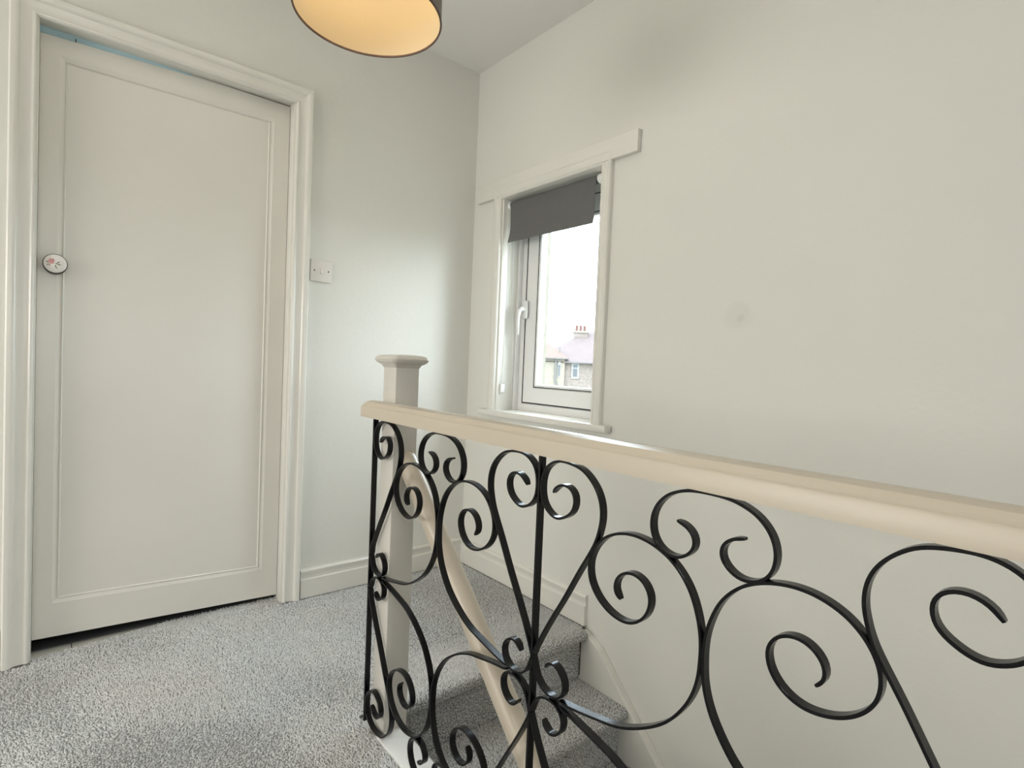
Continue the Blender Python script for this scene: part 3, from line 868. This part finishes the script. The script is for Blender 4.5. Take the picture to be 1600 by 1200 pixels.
tube('flex', [(LXc, LYc, LZ + 0.20), (LXc, LYc, CEILZ - 0.03)], 0.003, UPVC, lamp, lamp)
tube('lamp_holder', [(LXc, LYc, LZ + 0.16), (LXc, LYc, LZ + 0.21)], 0.017, UPVC, lamp, lamp, 16)
tube('ceiling_rose', [(LXc, LYc, CEILZ - 0.03), (LXc, LYc, CEILZ)], 0.04, UPVC, lamp, lamp, 24)
bm = bmesh.new(); bmesh.ops.create_uvsphere(bm, u_segments=24, v_segments=14, radius=0.03, matrix=Matrix.Translation((LXc, LYc, LZ + 0.135)))
BULBM = bpy.data.materials.new('lit_bulb'); BULBM.use_nodes = True
p_ = BULBM.node_tree.nodes['Principled BSDF']; p_.inputs['Emission Color'].default_value = (1.0, 0.76, 0.47, 1); p_.inputs['Emission Strength'].default_value = BULB * 4
ul = bpy.data.lights.new('bulb_uplight', 'SPOT'); ul.energy = UPL; ul.color = (1.0, 0.90, 0.76); ul.spot_size = math.radians(120); ul.spot_blend = 0.6; ul.shadow_soft_size = 0.03
uo = bpy.data.objects.new('bulb_uplight', ul); C.objects.link(uo); uo.location = (LXc, LYc, LZ + 0.225); uo.rotation_euler = (math.pi, 0, 0)
o = obj('bulb', bm, BULBM, lamp, smooth=True, angle=80); keep_tf(o, lamp)

# ------------------------------------------------------------------ outside: ground and the neighbouring house
o = box('ground', 1.98, 90, -40, 90, LOW - 0.4, LOW - 0.1, GRASS); tag(o, kind='structure')
HO = Vector((28.95, 27.92, 1.015)); U = Vector((0.766, -0.643, 0)); Nn = Vector((0.643, 0.766, 0))
house = thing('neighbouring_house', 'pebbledashed house with hipped tiled roof and red chimney pots seen through the window', 'house', (HO.x, HO.y, LOW - 0.1))
def H(u, d, z): return tuple(HO + U * u + Nn * d + Vector((0, 0, z)))
GZ = LOW - 0.1 - 1.015
def hbox(name, u0, u1, d0, d1, z0, z1, m, parent=house):
    bm = bmesh.new()
    vs = [bm.verts.new(H(u, d, z)) for u in (u0, u1) for d in (d0, d1) for z in (z0, z1)]
    for f in [(0, 1, 3, 2), (4, 6, 7, 5), (0, 4, 5, 1), (2, 3, 7, 6), (0, 2, 6, 4), (1, 5, 7, 3)]: bm.faces.new([vs[i] for i in f])
    o = obj(name, bm, m, parent); keep_tf(o, house); return o
hbox('wall', -0.42, 8.0, 0.0, 8.0, GZ, 0.56, DASH)
hbox('wall', -7.0, -0.42, -0.25, 7.0, GZ, 0.78, DASHC)
def hpoly(name, faces, verts, m):
    bm = bmesh.new(); vs = [bm.verts.new(H(*v)) for v in verts]
    for f in faces: bm.faces.new([vs[i] for i in f])
    o = obj(name, bm, m, house); keep_tf(o, house); return o
# main hipped roof
hpoly('roof', [(0, 1, 5, 4), (1, 2, 5), (2, 3, 4, 5), (3, 0, 4), (0, 3, 2, 1)],
      [(-2.7, -0.35, 0.50), (8.5, -0.35, 0.50), (8.5, 8.4, 0.50), (-2.7, 8.4, 0.50), (1.5, 4.0, 3.05), (5.0, 4.0, 3.05)], ROOF)
# lower red roof of the left block
hpoly('roof', [(0, 1, 4), (1, 2, 4), (2, 3, 5, 4), (3, 0, 4, 5), (0, 3, 2, 1)],
      [(-7.4, -0.55, 0.76), (-0.15, -0.55, 0.76), (-0.15, 6.8, 0.76), (-7.4, 6.8, 0.76), (-1.45, 1.5, 1.86), (-5.5, 1.5, 1.86)], ROOFR)
hbox('gutter', -0.45, 8.5, -0.42, -0.34, 0.47, 0.55, PIPE); hbox('gutter', -7.4, -0.15, -0.62, -0.54, 0.72, 0.80, PIPE)
for (u, z, w, h) in ((0.375, -0.09, 0.56, 1.14), (0.62, -2.25, 0.86, 1.30), (1.60, -2.30, 0.76, 1.0), (4.6, -0.15, 1.2, 1.1)):
    fr = hbox('window', u - w / 2, u + w / 2, -0.06, 0.02, z - h / 2, z + h / 2, HFRAME)
    hbox('pane', u - w / 2 + 0.12, u + w / 2 - 0.12, -0.075, -0.05, z - h / 2 + 0.14, z + h / 2 - 0.42, HGLASS, fr)
    hbox('pane', u - w / 2 + 0.12, u + w / 2 - 0.12, -0.075, -0.05, z + h / 2 - 0.34, z + h / 2 - 0.12, HGLASS, fr)
fr = hbox('window', -0.92, -0.72, -0.31, -0.22, -0.55, 0.55, HFRAME); hbox('pane', -0.88, -0.76, -0.33, -0.30, -0.5, 0.3, HGLASS, fr)
hbox('downpipe', -1.13, -1.03, -0.40, -0.28, -0.95, 0.74, PIPE); hbox('downpipe', -1.05, -0.93, -0.40, -0.28, GZ, -0.90, PIPE)
hbox('vent_pipe', -0.80, -0.74, 0.3, 0.4, 0.7, 1.62, PIPE)
hbox('chimney_stack', 0.55, 1.62, 3.2, 4.2, 1.6, 2.92, DASH); hbox('chimney_stack', 0.47, 1.70, 3.1, 4.3, 2.92, 3.06, DASHC)
for u in (0.78, 1.09, 1.40): hbox('chimney_pot', u - 0.11, u + 0.11, 3.6, 3.8, 3.06, 3.52, POT)
hbox('aerial', 1.30, 1.33, 3.9, 3.93, 3.0, 4.35, PIPE); hbox('aerial', 1.15, 1.65, 3.9, 3.93, 4.30, 4.34, PIPE)
